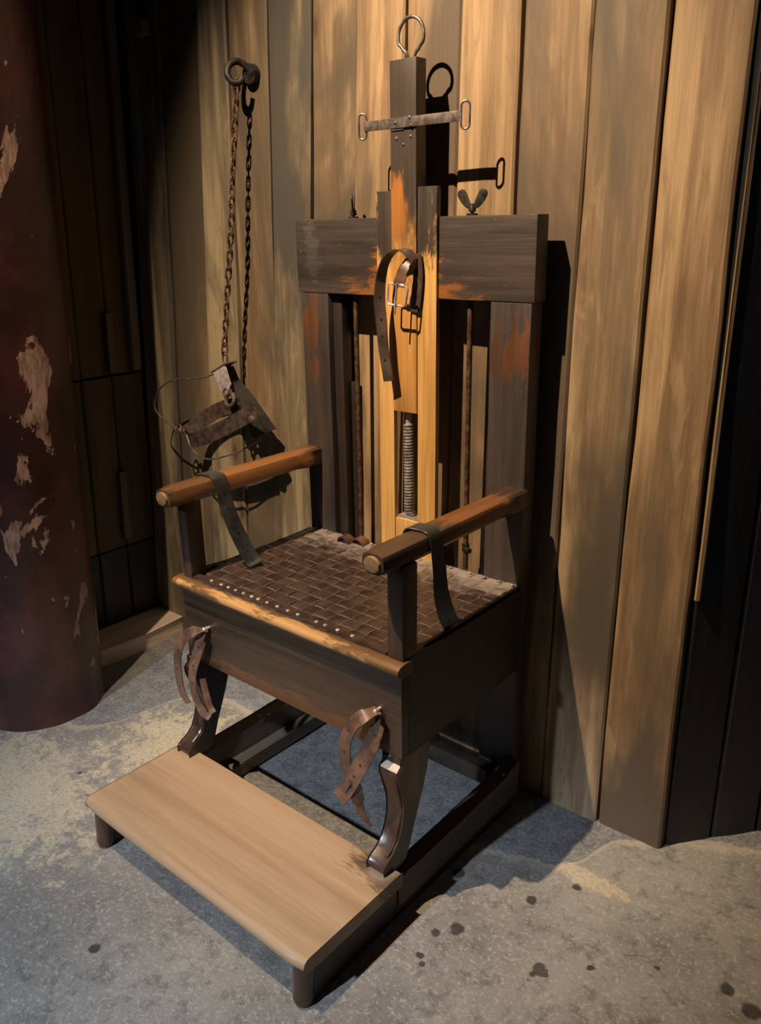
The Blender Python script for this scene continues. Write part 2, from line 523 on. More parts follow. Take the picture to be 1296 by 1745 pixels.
def woven(bm, pts, W, w, th):
    """strap with worn pale edges: vertex attribute 'edge' is 1 along both edges"""
    P = [V(p) for p in pts]
    lay = bm.verts.layers.float.new('edge')
    rows = []
    n = len(P)
    for i in range(n):
        T = (P[min(i + 1, n - 1)] - P[max(i - 1, 0)]).normalized()
        Wd = (W - T * W.dot(T)).normalized()
        N = T.cross(Wd)
        if N.z < 0:
            N = -N
        r = []
        for a, b, e in ((-1, -1, 1), (-1, 0.6, 1), (-0.84, 1, 0), (0.84, 1, 0), (1, 0.6, 1), (1, -1, 1)):
            q = bm.verts.new(P[i] + Wd * a * w / 2 + N * b * th / 2)
            q[lay] = e
            r.append(q)
        rows.append(r)
    for a, b in zip(rows, rows[1:]):
        for k in range(6):
            bm.faces.new((a[k], a[(k + 1) % 6], b[(k + 1) % 6], b[k]))
    bm.faces.new(rows[0][::-1])
    bm.faces.new(rows[-1])


def lerp_dirs(keys, n):
    """keys: list of Vectors at even spacing -> n interpolated"""
    out = []
    for i in range(n):
        s = i / (n - 1) * (len(keys) - 1)
        k = min(int(s), len(keys) - 2)
        out.append(V(keys[k]).lerp(V(keys[k + 1]), s - k))
    return out


def ball(bm, c, r, sc=(1, 1, 1), u=10, v=6):
    bmesh.ops.create_uvsphere(bm, u_segments=u, v_segments=v, radius=r,
                              matrix=Matrix.Translation(c) @ Matrix.Diagonal((*sc, 1)))


def cyl(bm, p0, p1, r, seg=16, r2=None):
    tube(bm, [p0, p1], [r, r if r2 is None else r2], seg)


def B():
    return bmesh.new()


def boxobj(name, dims, mat, parent=None, bevel=0.003, **kw):
    bm = B()
    box(bm, *dims)
    return link(name, bm, mat, parent, bevel=bevel, **kw)


# ------------------------------------------------------------------ floor, walls
bm = B()
bmesh.ops.create_grid(bm, x_segments=150, y_segments=150, size=2.6)
for vtx in bm.verts:
    p = vtx.co
    p.x -= 0.4
    p.y -= 1.0
    p.z = 0.005 * noise.noise(p * 3.1) + 0.0028 * noise.noise(p * 14) - 0.004
    edge = noise.noise(V((p.x * 5, p.y * 5, 3))) * 0.035
    if p.y > -0.47 + 0.17 * (p.x + 0.9) + edge and p.x < -0.36:
        p.z -= 0.004
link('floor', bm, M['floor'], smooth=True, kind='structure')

YW = 0.082        # face of the board wall


def plank(bm, bl, br, tl, tr, z0, z1, y, th, seed, wob=0.0025, nz=22, M_=None):
    """one upright board: x at bottom-left/right, top-left/right; face at y, wobbling edges and rounded arrises"""
    rows = []
    for i in range(nz + 1):
        s = i / nz
        z = z0 + (z1 - z0) * s
        a = bl + (tl - bl) * s + wob * noise.noise(V((seed * 3.7, z * 3.1, 0))) * 2
        b = br + (tr - br) * s + wob * noise.noise(V((seed * 5.1 + 9, z * 3.1, 0))) * 2
        yy = y + (0.014 * z - 0.020 if M_ is None else 0) + 0.004 * noise.noise(V((seed * 2.3, z * 0.9, 4)))
        cup = 0.0025
        e = 0.005
        cols = [(a, yy + th), (a, yy + e), (a + e, yy + 0.0008), ((a + b) / 2, yy + cup * noise.noise(V((seed, z, 1)))), (b - e, yy + 0.0008), (b, yy + e), (b, yy + th)]
        r = [bm.verts.new((x_, y_, z) if M_ is None else M_ @ V((x_, y_, z))) for x_, y_ in cols]
        rows.append(r)
    for p, q in zip(rows, rows[1:]):
        for k in range(6):
            bm.faces.new((p[k], p[k + 1], q[k + 1], q[k]))
    bm.faces.new(rows[0][::-1])
    bm.faces.new(rows[-1])


# seam positions (x at floor, x at z=2) measured along the wall
SE = [(-1.223, -1.092), (-1.045, -0.93), (-0.886, -0.756), (-0.706, -0.642), (-0.556, -0.493), (-0.424, -0.340),
      (-0.257, -0.197), (-0.085, -0.055), (0.062, 0.090), (0.236, 0.231), (0.380, 0.388), (0.534, 0.535), (0.690, 0.680)]
bm = B()
box(bm, -1.32, 0.66, YW + 0.045, YW + 0.08, 0, 3.1)
wall = link('wall_back', bm, M['void'], kind='structure')
mats = [1, 0, 1, 0, 1, 0, 2, 2, 2, 2, 0, 2]
for i in range(len(SE) - 1):
    (a0, a2), (b0, b2) = SE[i], SE[i + 1]
    g = 0.0022 if i < 9 else 0.003
    zt = 2.6
    k = zt / 2
    bm = B()
    plank(bm, a0 + g, b0 - g, a0 + (a2 - a0) * k + g, b0 + (b2 - b0) * k - g, -0.01, zt, YW + [0, 0.004, -0.003, 0.003][i % 4], 0.030, i + 1)
    link('plank', bm, WALL[mats[i]], wall, smooth=True)

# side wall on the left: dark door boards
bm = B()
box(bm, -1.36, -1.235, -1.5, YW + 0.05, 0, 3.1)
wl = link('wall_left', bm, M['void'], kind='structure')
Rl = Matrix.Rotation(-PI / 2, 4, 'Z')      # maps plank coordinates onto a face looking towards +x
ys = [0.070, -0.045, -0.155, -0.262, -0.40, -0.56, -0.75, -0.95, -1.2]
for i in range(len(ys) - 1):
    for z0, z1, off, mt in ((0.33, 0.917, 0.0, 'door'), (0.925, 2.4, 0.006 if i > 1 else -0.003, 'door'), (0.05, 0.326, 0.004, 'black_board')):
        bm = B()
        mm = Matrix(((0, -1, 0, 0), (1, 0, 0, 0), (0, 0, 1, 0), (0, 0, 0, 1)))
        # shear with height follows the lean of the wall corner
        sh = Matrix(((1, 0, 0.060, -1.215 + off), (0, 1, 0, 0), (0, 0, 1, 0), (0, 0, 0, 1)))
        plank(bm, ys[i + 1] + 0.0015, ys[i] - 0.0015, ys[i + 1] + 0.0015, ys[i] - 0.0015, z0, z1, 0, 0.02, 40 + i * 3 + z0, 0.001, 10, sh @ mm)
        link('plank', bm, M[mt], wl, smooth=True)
bm = B()
sh = Matrix(((1, 0, 0.060, -1.213), (0, 1, 0, 0), (0, 0, 1, 0), (0, 0, 0, 1)))
box(bm, 0, 0.022, 0.022, 0.052, 0.93, 2.4, sh)
link('trim_1', bm, M['jamb'], bevel=0.004, kind='structure')
bm = B()
box(bm, 0, 0.010, -0.2655, -0.2595, 0.05, 0.62, sh)
link('light_line_trim', bm, M['sill'], bevel=0.001, kind='structure')  # pale batten added in place of a thin line of light
bm = B()
box(bm, 0, 0.018, -0.062, -0.036, 0.93, 1.12, sh)
box(bm, 0, 0.018, -0.062, -0.036, 0.36, 0.60, sh)
link('trim_3', bm, M['jamb'], bevel=0.004, kind='structure')
# stone sill along the foot of the door
bm = B()
prism(bm, [(-1.25, 0.075), (-1.075, 0.068), (-1.06, -0.1), (-1.082, -0.33), (-1.07, -0.8), (-1.25, -0.8)], 'z', -0.01, 0.052)
link('trim_4', bm, M['sill'], bevel=0.006, kind='structure')

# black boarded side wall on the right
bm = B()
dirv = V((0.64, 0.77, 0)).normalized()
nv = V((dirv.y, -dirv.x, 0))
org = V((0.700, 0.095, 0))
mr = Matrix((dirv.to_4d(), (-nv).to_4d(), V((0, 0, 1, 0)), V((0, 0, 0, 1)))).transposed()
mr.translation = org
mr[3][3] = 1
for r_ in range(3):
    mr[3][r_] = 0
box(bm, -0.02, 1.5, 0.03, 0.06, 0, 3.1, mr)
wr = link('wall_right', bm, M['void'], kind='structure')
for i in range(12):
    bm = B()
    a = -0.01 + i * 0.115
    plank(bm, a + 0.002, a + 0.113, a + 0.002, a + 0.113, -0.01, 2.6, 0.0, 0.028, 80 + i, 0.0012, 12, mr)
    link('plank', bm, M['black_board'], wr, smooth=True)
# thin broken side lath on the wall corner
bm = B()
plank(bm, 0.693, 0.703, 0.686, 0.700, 0.62, 2.6, YW + 0.010, 0.016, 99, 0.001, 16)
link('trim_5', bm, WALL[2], smooth=True, kind='structure')

# ceiling and the dark header beam over the left corner
boxobj('ceiling', (-1.4, 2.0, -3.6, 1.4, 3.1, 3.16), M['void'], bevel=0, kind='structure')
bm = B()
box(bm, -1.3, -0.35, -0.02, YW + 0.02, 2.02, 2.12)
link('trim_6', bm, M['black_board'], bevel=0.004, kind='structure')
bm = B()
box(bm, -1.0, -0.955, YW - 0.03, YW - 0.002, 1.872, 1.912)
tag(link('wooden_peg', bm, M['block'], bevel=0.004), 'small pale wooden block fixed high up in the dark upper left corner', 'peg')

# ------------------------------------------------------------------ column
bm = B()
nseg, nzc = 72, 90
rings = []
for j in range(nzc + 1):
    z = -0.01 + 2.7 * j / nzc
    r = 0.180
    cx = -1.050 + 0.075 * z
    cy = -0.49
    ring = []
    for k in range(nseg):
        a = 2 * PI * k / nseg
        p = V((math.cos(a), math.sin(a), 0))
        d = 0.004 * noise.noise(V((p.x * 3, p.y * 3, z * 2.0))) + 0.002 * noise.noise(V((p.x * 12, p.y * 12, z * 9)))
        rb = r + d + (0.006 * max(0, 1 - z / 0.03) if z < 0.03 else 0)
        ring.append(bm.verts.new((cx + p.x * rb, cy + p.y * rb, z)))
    rings.append(ring)
for a, b in zip(rings, rings[1:]):
    for k in range(nseg):
        bm.faces.new((a[k], a[(k + 1) % nseg], b[(k + 1) % nseg], b[k]))
bm.faces.new(rings[-1])
tag(link('round_column', bm, M['column'], smooth=True), 'round dark maroon column with flaking paint at the left edge', 'column')

# ================================================================== CHAIR
chair = thing('restraint_chair', (0, 0, 0), 'dark wooden torture chair with woven leather seat, straps, tall back and footboard', 'chair')
HT, HR = 1.378, 1.206
XO = 0.338


def rough_box(name, x0, x1, y0, y1, z0, z1, mat, parent=chair, amp=0.0015, bevel=0.003, nx=6, nz=6, **kw):
    """box whose long faces wander a little, as hand-cut timber does"""
    bm = B()
    box(bm, x0, x1, y0, y1, z0, z1)
    dims = (x1 - x0, y1 - y0, z1 - z0)
    ax = dims.index(max(dims))
    es = [e for e in bm.edges if abs((e.verts[0].co - e.verts[1].co)[ax]) > dims[ax] * 0.9]
    bmesh.ops.subdivide_edges(bm, edges=es, cuts=9, use_grid_fill=True)
    for vv in bm.verts:
        q = vv.co
        vv.co = q + V((noise.noise(q * 9), noise.noise(q * 9 + V((5, 0, 0))), noise.noise(q * 9 + V((0, 7, 0))))) * amp
    es = [e for e in bm.edges if e.calc_face_angle(0) > 0.6]
    bmesh.ops.bevel(bm, geom=es, offset=bevel, segments=2, affect='EDGES', profile=0.6, clamp_overlap=True)
    return link(name, bm, mat, parent, smooth=True, **kw)


# top rail in two halves either side of the uprights (the uprights are let in flush)
rough_box('back_rail', -XO, -0.0725, 0.0, 0.045, HR, HT, M['rail'])
rough_box('back_rail', 0.0985, XO, 0.0, 0.045, HR, HT - 0.002, M['rail'])
rough_box('rail_back_panel', -0.0725, 0.0985, 0.0275, 0.045, HR, HT - 0.01, M['dark'])
# posts
for x0, x1 in ((-0.330, -0.238), (0.234, 0.332)):
    bm = B()
    s = -1 if x0 < 0 else 1
    outt, outb = (x0, x0) if s < 0 else (x1, x1)
    rough_box('back_post', x0, x1, 0.001, 0.045, 0.012, HR - 0.001, M['post'], amp=0.002)
rough_box('inner_stile', -0.238, -0.208, 0.018, 0.050, 0.30, HR - 0.001, M['dark'])
rough_box('inner_stile', -0.222, -0.196, 0.045, 0.066, 0.30, 0.985, M['dark'])
rough_box('inner_stile', 0.214, 0.234, 0.030, 0.046, 0.30, HR - 0.001, M['dark'])
# uprights
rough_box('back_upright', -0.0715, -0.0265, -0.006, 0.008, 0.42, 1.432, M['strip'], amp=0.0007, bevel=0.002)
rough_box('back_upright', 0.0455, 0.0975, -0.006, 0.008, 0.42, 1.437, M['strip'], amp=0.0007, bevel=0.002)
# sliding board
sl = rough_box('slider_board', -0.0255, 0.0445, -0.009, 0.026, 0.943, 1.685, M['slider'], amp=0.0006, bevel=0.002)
# block and screw
blk = rough_box('screw_block', -0.0262, 0.0452, -0.004, 0.034, 0.42, 0.672, M['strip'], amp=0.0006, bevel=0.002)
boxobj('screw_plate', (-0.025, 0.044, 0.002, 0.05, 0.672, 0.677), M['steel'], chair, bevel=0.001)
bm = B()
cyl(bm, (0.004, 0.014, 0.677), (0.004, 0.014, 0.945), 0.0085, 14)
# thread as one helical ridge
hp, hr_ = [], []
turns, per = 30, 10
for i in range(turns * per + 1):
    a = 2 * PI * i / per
    hp.append((0.004 + 0.0105 * math.cos(a), 0.014 + 0.0105 * math.sin(a), 0.682 + 0.0076 * i / per))
tube(bm, hp, 0.0030, 5)
link('threaded_screw', bm, M['steel'], chair, smooth=True)
# ring at the top
bm = B()
rp = [(0.020 + 0.031 * math.sin(a) * (1 if abs(a) < 2.2 else 0.85), 0.006 + 0.004 * math.sin(a / 2), 1.728 + 0.0335 * math.cos(a)) for a in [(-2.75 + 5.5 * i / 30) for i in range(31)]]
rp = [(0.012, 0.006, 1.688)] + rp + [(0.016, 0.008, 1.672)]
tube(bm, catmull(rp, 2), 0.0038, 10)
link('top_ring', bm, M['iron'], chair, smooth=True)
# steel bar with loops across the slider
tb = thing_bar = None
bm = B()
bar_pts = [(-0.094, -0.0135), (0.160, -0.0135)]
box(bm, -0.096, 0.162, -0.0135, -0.0095, 1.5545, 1.5745)
tb = link('cross_bar', bm, M['iron'], chair, bevel=0.001)
for xx in (-0.101, 0.171):
    bm = B()
    lp = []
    for i in range(24):
        a = 2 * PI * i / 24
        dz = 0.016 if math.cos(a) > 0 else -0.016
        lp.append((xx + 0.0085 * math.sin(a) + (0.004 if xx > 0 else 0) * 0, -0.0120 + 0.003 * math.sin(a), 1.565 + dz + 0.0095 * math.cos(a)))
    tube(bm, lp, 0.0024, 8, closed=True)
    link('bar_loop', bm, M['iron'], tb, smooth=True)
for x_, z_ in ((-0.008, 1.565), (0.030, 1.573), (-0.008, 1.535), (0.030, 1.537), (0.010, 1.522), (0.034, 1.557)):
    bm = B()
    ball(bm, V((x_, -0.0140 if z_ > 1.553 else -0.0095, z_)), 0.0036, (1, 0.5, 1))
    link('rivet', bm, M['iron'], tb, smooth=True)
bm = B()
box(bm, -0.022, 0.012, -0.0115, -0.0088, 1.5505, 1.5535)
link('staple', bm, M['iron'], tb, bevel=0.0005)

# rods with wing nuts
for xr, yr in ((-0.163, 0.020), (0.170, 0.020)):
    bm = B()
    cyl(bm, (xr, yr, 0.575), (xr, yr, HR + 0.001), 0.0062, 14)
    rod = link('tension_rod', bm, M['rust'], chair, smooth=True)
    bm = B()
    cyl(bm, (xr, yr, HT - 0.002), (xr, yr, HT + 0.022), 0.0045, 12)
    cyl(bm, (xr, yr, HT - 0.002), (xr, yr, HT + 0.003), 0.012, 16)
    cyl(bm, (xr, yr, HT + 0.006), (xr, yr, HT + 0.018), 0.0085, 14, 0.0065)
    wing = V((1, 0.1, 0)) if xr > 0 else V((-0.60, 0.80, 0))
    wing.normalize()
    for s in (-1, 1):
        c0 = V((xr, yr, HT + 0.014))
        rib = [c0 + wing * s * 0.004, c0 + wing * s * 0.011 + V((0, 0, 0.006)), c0 + wing * s * 0.019 + V((0, 0, 0.017)), c0 + wing * s * 0.026 + V((0, 0, 0.029)), c0 + wing * s * 0.029 + V((0, 0, 0.035))]
        per_ = V((-wing.y, wing.x, 0))
        tt = wing * s * 0.6 - V((0, 0, 1)) * 0.4
        ribbon(bm, catmull(rib, 3), tt, [0.008, 0.010, 0.012, 0.014, 0.016, 0.018, 0.019, 0.020, 0.020, 0.019, 0.017, 0.013, 0.008], 0.0035)
    link('wing_nut', bm, M['black_iron'], rod, bevel=0.0008)
bm = B()
cyl(bm, (0.170, 0.020, 0.622), (0.170, 0.020, 0.640), 0.009, 10)
cyl(bm, (0.172, 0.012, 0.631), (0.192, 0.004, 0.631), 0.0062, 10)
link('rod_clamp', bm, M['black_iron'], chair, smooth=True)

# ---- seat box
bm = B()
box(bm, -0.336, 0.338, -0.436, -0.4121, 0.362, 0.552)
link('seat_apron', bm, M['darkx'], chair, bevel=0.003)
for x0, x1, nm in ((0.314, 0.338, 0), (-0.336, -0.314, 0)):
    bm = B()
    prism(bm, [(-0.412, 0.362), (0.000, 0.372), (0.0, 0.574), (-0.15, 0.571), (-0.30, 0.573), (-0.385, 0.580), (-0.412, 0.574)], 'x', x0, x1)
    link('side_panel', bm, M['darky'], chair, bevel=0.0015)
rough_box('back_apron', -0.236, 0.232, -0.018, 0.0, 0.375, 0.545, M['darkx'])
bm = B()
prism(bm, [(-0.412, 0.5525), (-0.440, 0.5525), (-0.452, 0.5565), (-0.4565, 0.563), (-0.455, 0.570), (-0.448, 0.575), (-0.434, 0.577), (-0.412, 0.576)], 'x', -0.346, 0.346)
bmesh.ops.subdivide_edges(bm, edges=[e for e in bm.edges if abs(e.verts[0].co.x - e.verts[1].co.x) > 0.5], cuts=20)
for vv in bm.verts:
    q = vv.co.copy()
    vv.co.z += 0.0018 * noise.noise(q * 11)
    vv.co.y += 0.0022 * noise.noise(q * 9 + V((3, 3, 3)))
link('seat_lip', bm, M['lip'], chair, smooth=True, bevel=0.0012, seg=1)

# ---- woven seat: individual leather straps over and under
X0, X1, Y0, Y1 = -0.322, 0.330, -0.428, 0.000
NX, NY = 17, 12
cw, ch = (X1 - X0) / NX, (Y1 - Y0) / NY
ZS = 0.579


def weave(i, j):
    return 1 if (i + j) % 2 == 0 else -1


for i in range(NX):          # straps running front to back
    cx = X0 + (i + 0.5) * cw + random.uniform(-0.001, 0.001)
    pts = []
    lo, hi = 0, NY
    if cx < -0.238 or cx > 0.234:
        pass
    n = NY * 4
    jig = random.uniform(-0.0015, 0.0015)
    for k in range(n + 1):
        y = Y0 + (Y1 - Y0) * k / n
        if (cx < -0.29 or cx > 0.295) and y < -0.378:
            continue      # cut round the arm supports
        ph = math.sin(PI * (y - Y0) / ch) * (1 if i % 2 == 0 else -1)
        amp = 0.0024
        sag = -0.006 * max(0, 1 - ((cx) / 0.30) ** 2) * max(0, math.sin(PI * (y - Y0) / (Y1 - Y0)))
        lift = 0.0
        pts.append((cx + jig * math.sin(5 * y), y, ZS + sag + math.copysign(abs(ph) ** 0.45, ph) * amp + 0.0012 * noise.noise(V((cx * 20, y * 20, 0)))))
    bm = B()
    woven(bm, pts, V((1, 0, 0)), cw * 0.975, 0.0026)
    link('leather_strap', bm, M['seat_leather'], chair, smooth=True, bevel=0)
for j in range(NY):          # straps running side to side
    cy = Y0 + (j + 0.5) * ch + random.uniform(-0.001, 0.001)
    n = NX * 4
    pts = []
    xa, xb = (X0 - 0.004, X1 + 0.004) if j > 1 else (-0.297, 0.297)
    for k in range(n + 1):
        x = X0 + (X1 - X0) * k / n
        if x < xa or x > xb:
            continue
        ph = -math.sin(PI * (x - X0) / cw) * (1 if j % 2 == 0 else -1)
        sag = -0.006 * max(0, 1 - (x / 0.30) ** 2) * max(0, math.sin(PI * (cy - Y0) / (Y1 - Y0)))
        pts.append((x, cy + 0.001 * math.sin(9 * x + j), ZS + sag + math.copysign(abs(ph) ** 0.45, ph) * 0.0024 + 0.0012 * noise.noise(V((x * 20, cy * 20, 5)))))
    # turned-down end at the right-hand panel
    bm = B()
    woven(bm, pts, V((0, 1, 0)), ch * 0.975, 0.0026)
    link('leather_strap', bm, M['seat_leather'], chair, smooth=True)
# binding strip along the front, studs
bm = B()
pts = [(-0.297 + 0.594 * k / 30, -0.421 + 0.002 * noise.noise(V((k * 0.6, 0, 0))), 0.5835 + 0.0012 * noise.noise(V((k * 0.5, 3, 0)))) for k in range(31)]
ribbon(bm, pts, V((0, 1, 0)), 0.020, 0.0022)
link('seat_binding', bm, M['seat_leather'], chair, smooth=True)
for k, x in enumerate((-0.24, -0.205, -0.18, -0.155, -0.128, -0.100, -0.078, -0.05, -0.018, 0.015, 0.045, 0.10, 0.125, 0.16, 0.20)):
    bm = B()
    ball(bm, V((x, -0.420, 0.5852)), 0.0048 if k != 6 else 0.0058, (1, 1, 0.55), 10, 6)
    link('stud', bm, M['stud'], chair, smooth=True)
for x in (0.115, 0.150, 0.205, 0.245, 0.285, 0.320, -0.10, -0.26):
    bm = B()
    ball(bm, V((x, -0.012, 0.5850)), 0.0050, (1, 1, 0.5), 10, 6)
    link('stud', bm, M['stud'], chair, smooth=True)
# curled loose strap ends by the left rod
for x, y in ((-0.13, -0.020), (-0.17, -0.032)):
    bm = B()
    arc = [(x + 0.018 * math.cos(a), y - 0.004 * math.sin(a), 0.582 + 0.016 * math.sin(a)) for a in [PI - PI * k / 10 for k in range(11)]]
    ribbon(bm, arc, V((0, 1, 0)), 0.028, 0.0028)
    link('strap_end', bm, M['strap_brown'], chair, smooth=True)

# ---- arm rests
for s, xa, xb in ((-1, -0.336, -0.279), (1, 0.283, 0.341)):
    cx = (xa + xb) / 2
    hw = (xb - xa) / 2
    bm = B()
    rows = []
    for k in range(19):
        y = -0.482 + 0.485 * k / 18
        f = min(1.0, 0.86 + 0.14 * math.sqrt(k / 1.2)) if k < 2 else 1.0
        zt_, zb_ = 0.812, 0.766
        cz = (zt_ + zb_) / 2
        hh = (zt_ - zb_) / 2
        c = 0.014 if k < 16 else 0.004
        prof = [(-hw, -hh + c), (-hw, hh - c), (-hw + 0.004, hh - c * 0.35), (-hw + c, hh), (hw - c, hh), (hw - 0.004, hh - c * 0.35), (hw, hh - c), (hw, -hh + c), (hw - c, -hh), (-hw + c, -hh)]
        tw = 0.0015 * noise.noise(V((y * 7, s, 0)))
        rows.append([bm.verts.new((cx + px * f + tw, y, cz + pz * f)) for px, pz in prof])
    for a, b in zip(rows, rows[1:]):
        for k in range(10):
            bm.faces.new((a[k], a[(k + 1) % 10], b[(k + 1) % 10], b[k]))
    bm.faces.new(rows[0])
    bm.faces.new(rows[-1][::-1])
    ar = link('armrest', bm, M['arm'], chair, smooth=True)
    bm = B()
    bmesh.ops.create_cone(bm, cap_ends=True, segments=28, radius1=0.0160, radius2=0.0150, depth=0.007,
                          matrix=Matrix.Translation((cx, -0.4845, 0.789)) @ Matrix.Diagonal((1.2, 1, 1.0, 1)) @ Matrix.Rotation(PI / 2, 4, 'X'))
    link('end_plug', bm, M['knob'], ar, bevel=0.0015)
for xa, xb in ((-0.331, -0.300), (0.300, 0.338)):
    rough_box('arm_support', xa, xb, -0.431, -0.385, 0.5775, 0.770, M['post_arm'], amp=0.001, bevel=0.004)


def strap_part(name, pts, dirs, w, th, mat, parent=chair, sub=6, holes=(), **kw):
    P = catmull(pts, sub)
    D = lerp_dirs(dirs, len(P)) if isinstance(dirs, list) else dirs
    bm = B()
    ww = w if not hasattr(w, '__len__') else [w[min(len(w) - 1, int(i / len(P) * len(w)))] for i in range(len(P))]
    ribbon(bm, P, D, ww, th)
    o = link(name, bm, mat, parent, smooth=True, bevel=0.0006, seg=1, **kw)
    for h in holes:
        i = int(h * (len(P) - 1))
        T = (P[min(i + 1, len(P) - 1)] - P[i - 1]).normalized()
        W = V(D[i]) if isinstance(D, list) else V(D)
        W = (W - T * W.dot(T)).normalized()
        N = T.cross(W)
        bm = B()
        cyl(bm, P[i] - N * (th / 2 + 0.0007), P[i] + N * (th / 2 + 0.0007), 0.0026, 10)
        link('eyelet', bm, M['black_iron'], o, smooth=True)
    return o


# arm straps: wrap over the rest, tail hangs inside on the left, outside front on the right
yl = -0.345
strap_part('arm_strap', [(-0.300, yl + 0.012, 0.764), (-0.332, yl + 0.006, 0.766), (-0.340, yl, 0.790), (-0.333, yl - 0.002, 0.812), (-0.306, yl, 0.8155), (-0.284, yl + 0.002, 0.812),
                         (-0.2755, yl + 0.006, 0.790), (-0.272, yl + 0.010, 0.750), (-0.262, yl + 0.018, 0.700), (-0.250, yl + 0.035, 0.640), (-0.238, yl + 0.050, 0.597), (-0.225, yl + 0.050, 0.589)],
           [V((0, 1, 0)), V((0, 1, 0)), V((0, 1, 0)), V((0.1, 1, 0.1)), V((0.25, 1, 0.1)), V((0.35, 0.9, 0.1))], 0.038, 0.0034, M['strap_black'], holes=(0.60, 0.68, 0.78, 0.86, 0.92))
yr = -0.335
strap_part('arm_strap', [(0.320, yr - 0.010, 0.763), (0.290, yr - 0.010, 0.766), (0.280, yr - 0.006, 0.790), (0.287, yr - 0.004, 0.813), (0.312, yr, 0.8155), (0.336, yr, 0.812),
                         (0.3445, yr, 0.790), (0.348, yr + 0.004, 0.745), (0.350, yr + 0.008, 0.690), (0.347, yr + 0.028, 0.640), (0.338, yr + 0.058, 0.600), (0.332, yr + 0.080, 0.588)],
           [V((0, 1, 0)), V((0, 1, 0)), V((0, 1, 0)), V((0, 1, 0)), V((0.1, 1, 0)), V((0.35, 0.9, 0.1)), V((0.5, 0.8, 0.3))], 0.036, 0.0034, M['strap_black'], holes=(0.62, 0.76, 0.88))

# neck strap with buckle
ns = strap_part('neck_strap', [(0.046, -0.012, 1.262), (0.050, -0.022, 1.285), (0.034, -0.030, 1.306), (0.010, -0.038, 1.308), (-0.014, -0.042, 1.288), (-0.028, -0.044, 1.250), (-0.033, -0.044, 1.200),
                               (-0.030, -0.042, 1.150), (-0.026, -0.040, 1.090), (-0.016, -0.036, 1.018)],
                [V((0.15, 1, 0)), V((0.2, 1, 0.2)), V((0.1, 1, 0)), V((0.3, 1, 0)), V((0.7, 0.8, 0)), V((1, 0.3, 0)), V((1, 0.2, 0))], 0.026, 0.003, M['strap_neck'], holes=(0.66, 0.76, 0.84, 0.93))
strap_part('strap_tongue', [(0.047, -0.014, 1.290), (0.043, -0.030, 1.285), (0.036, -0.042, 1.268), (0.030, -0.048, 1.247), (0.026, -0.048, 1.236)],
           [V((1, 0.5, 0.2)), V((1, 0.2, 0.2))], [0.012, 0.016, 0.022, 0.026, 0.026], 0.003, M['strap_brown'], ns)
strap_part('strap_back', [(0.047, -0.012, 1.300), (0.052, -0.0125, 1.265), (0.050, -0.0125, 1.225), (0.043, -0.0125, 1.175)],
           [V((1, 0.0, 0)), V((1, 0.0, 0))], 0.026, 0.003, M['strap_neck'], ns)
bm = B()
fr = [(-0.003, -0.048, 1.240), (0.050, -0.046, 1.232), (0.044, -0.048, 1.190), (-0.005, -0.050, 1.194)]
pts = []
for i in range(4):
    a, b = V(fr[i]), V(fr[(i + 1) % 4])
    for q in (0.10, 0.35, 0.65, 0.90):
        pts.append(a.lerp(b, q))
tube(bm, pts, 0.0024, 8, closed=True)
bk = link('buckle', bm, M['steel'], ns, smooth=True)
bm = B()
cyl(bm, (0.024, -0.052, 1.240), (0.018, -0.054, 1.172), 0.0023, 8)
link('buckle_pin', bm, M['steel'], ns, smooth=True)
bm = B()
cyl(bm, (0.012, -0.047, 1.238), (0.040, -0.0455, 1.234), 0.0045, 10)
link('buckle_roller', bm, M['steel'], ns, smooth=True)

# ---- front legs: S-curved, sawn from plank
leg_prof = [(-0.4362, 0.361), (-0.4370, 0.346), (-0.4480, 0.337), (-0.4475, 0.325), (-0.440, 0.300), (-0.431, 0.272), (-0.4265, 0.245), (-0.427, 0.218), (-0.434, 0.190), (-0.446, 0.165),
            (-0.464, 0.148), (-0.482, 0.140), (-0.493, 0.130), (-0.492, 0.119), (-0.484, 0.1155), (-0.440, 0.1155), (-0.428, 0.120), (-0.416, 0.145), (-0.402, 0.185),
            (-0.385, 0.225), (-0.370, 0.262), (-0.358, 0.300), (-0.352, 0.335), (-0.350, 0.362)]
for xa, xb in ((-0.338, -0.292), (0.291, 0.337)):
    bm = B()
    prism(bm, leg_prof, 'x', xa, xb)
    lg = link('front_leg', bm, M['leg'], chair, bevel=0.005)
    # raised bead down the front face
    bm = B()
    xm = xb - 0.012
    tube(bm, catmull([(xm, -0.4455, 0.328), (xm, -0.4385, 0.300), (xm, -0.4265, 0.25), (xm, -0.4265, 0.215), (xm, -0.446, 0.166), (xm, -0.474, 0.145)], 4), 0.0045, 8)
    link('leg_bead', bm, M['leg'], lg, smooth=True)
bm = B()
prism(bm, [(-0.4360, 0.3485), (-0.4490, 0.3385), (-0.4490, 0.3345), (-0.4365, 0.340)], 'x', 0.290, 0.338)
link('leg_cap', bm, M['sill'], chair, bevel=0.002, label='pale chipped shoulder of the leg')

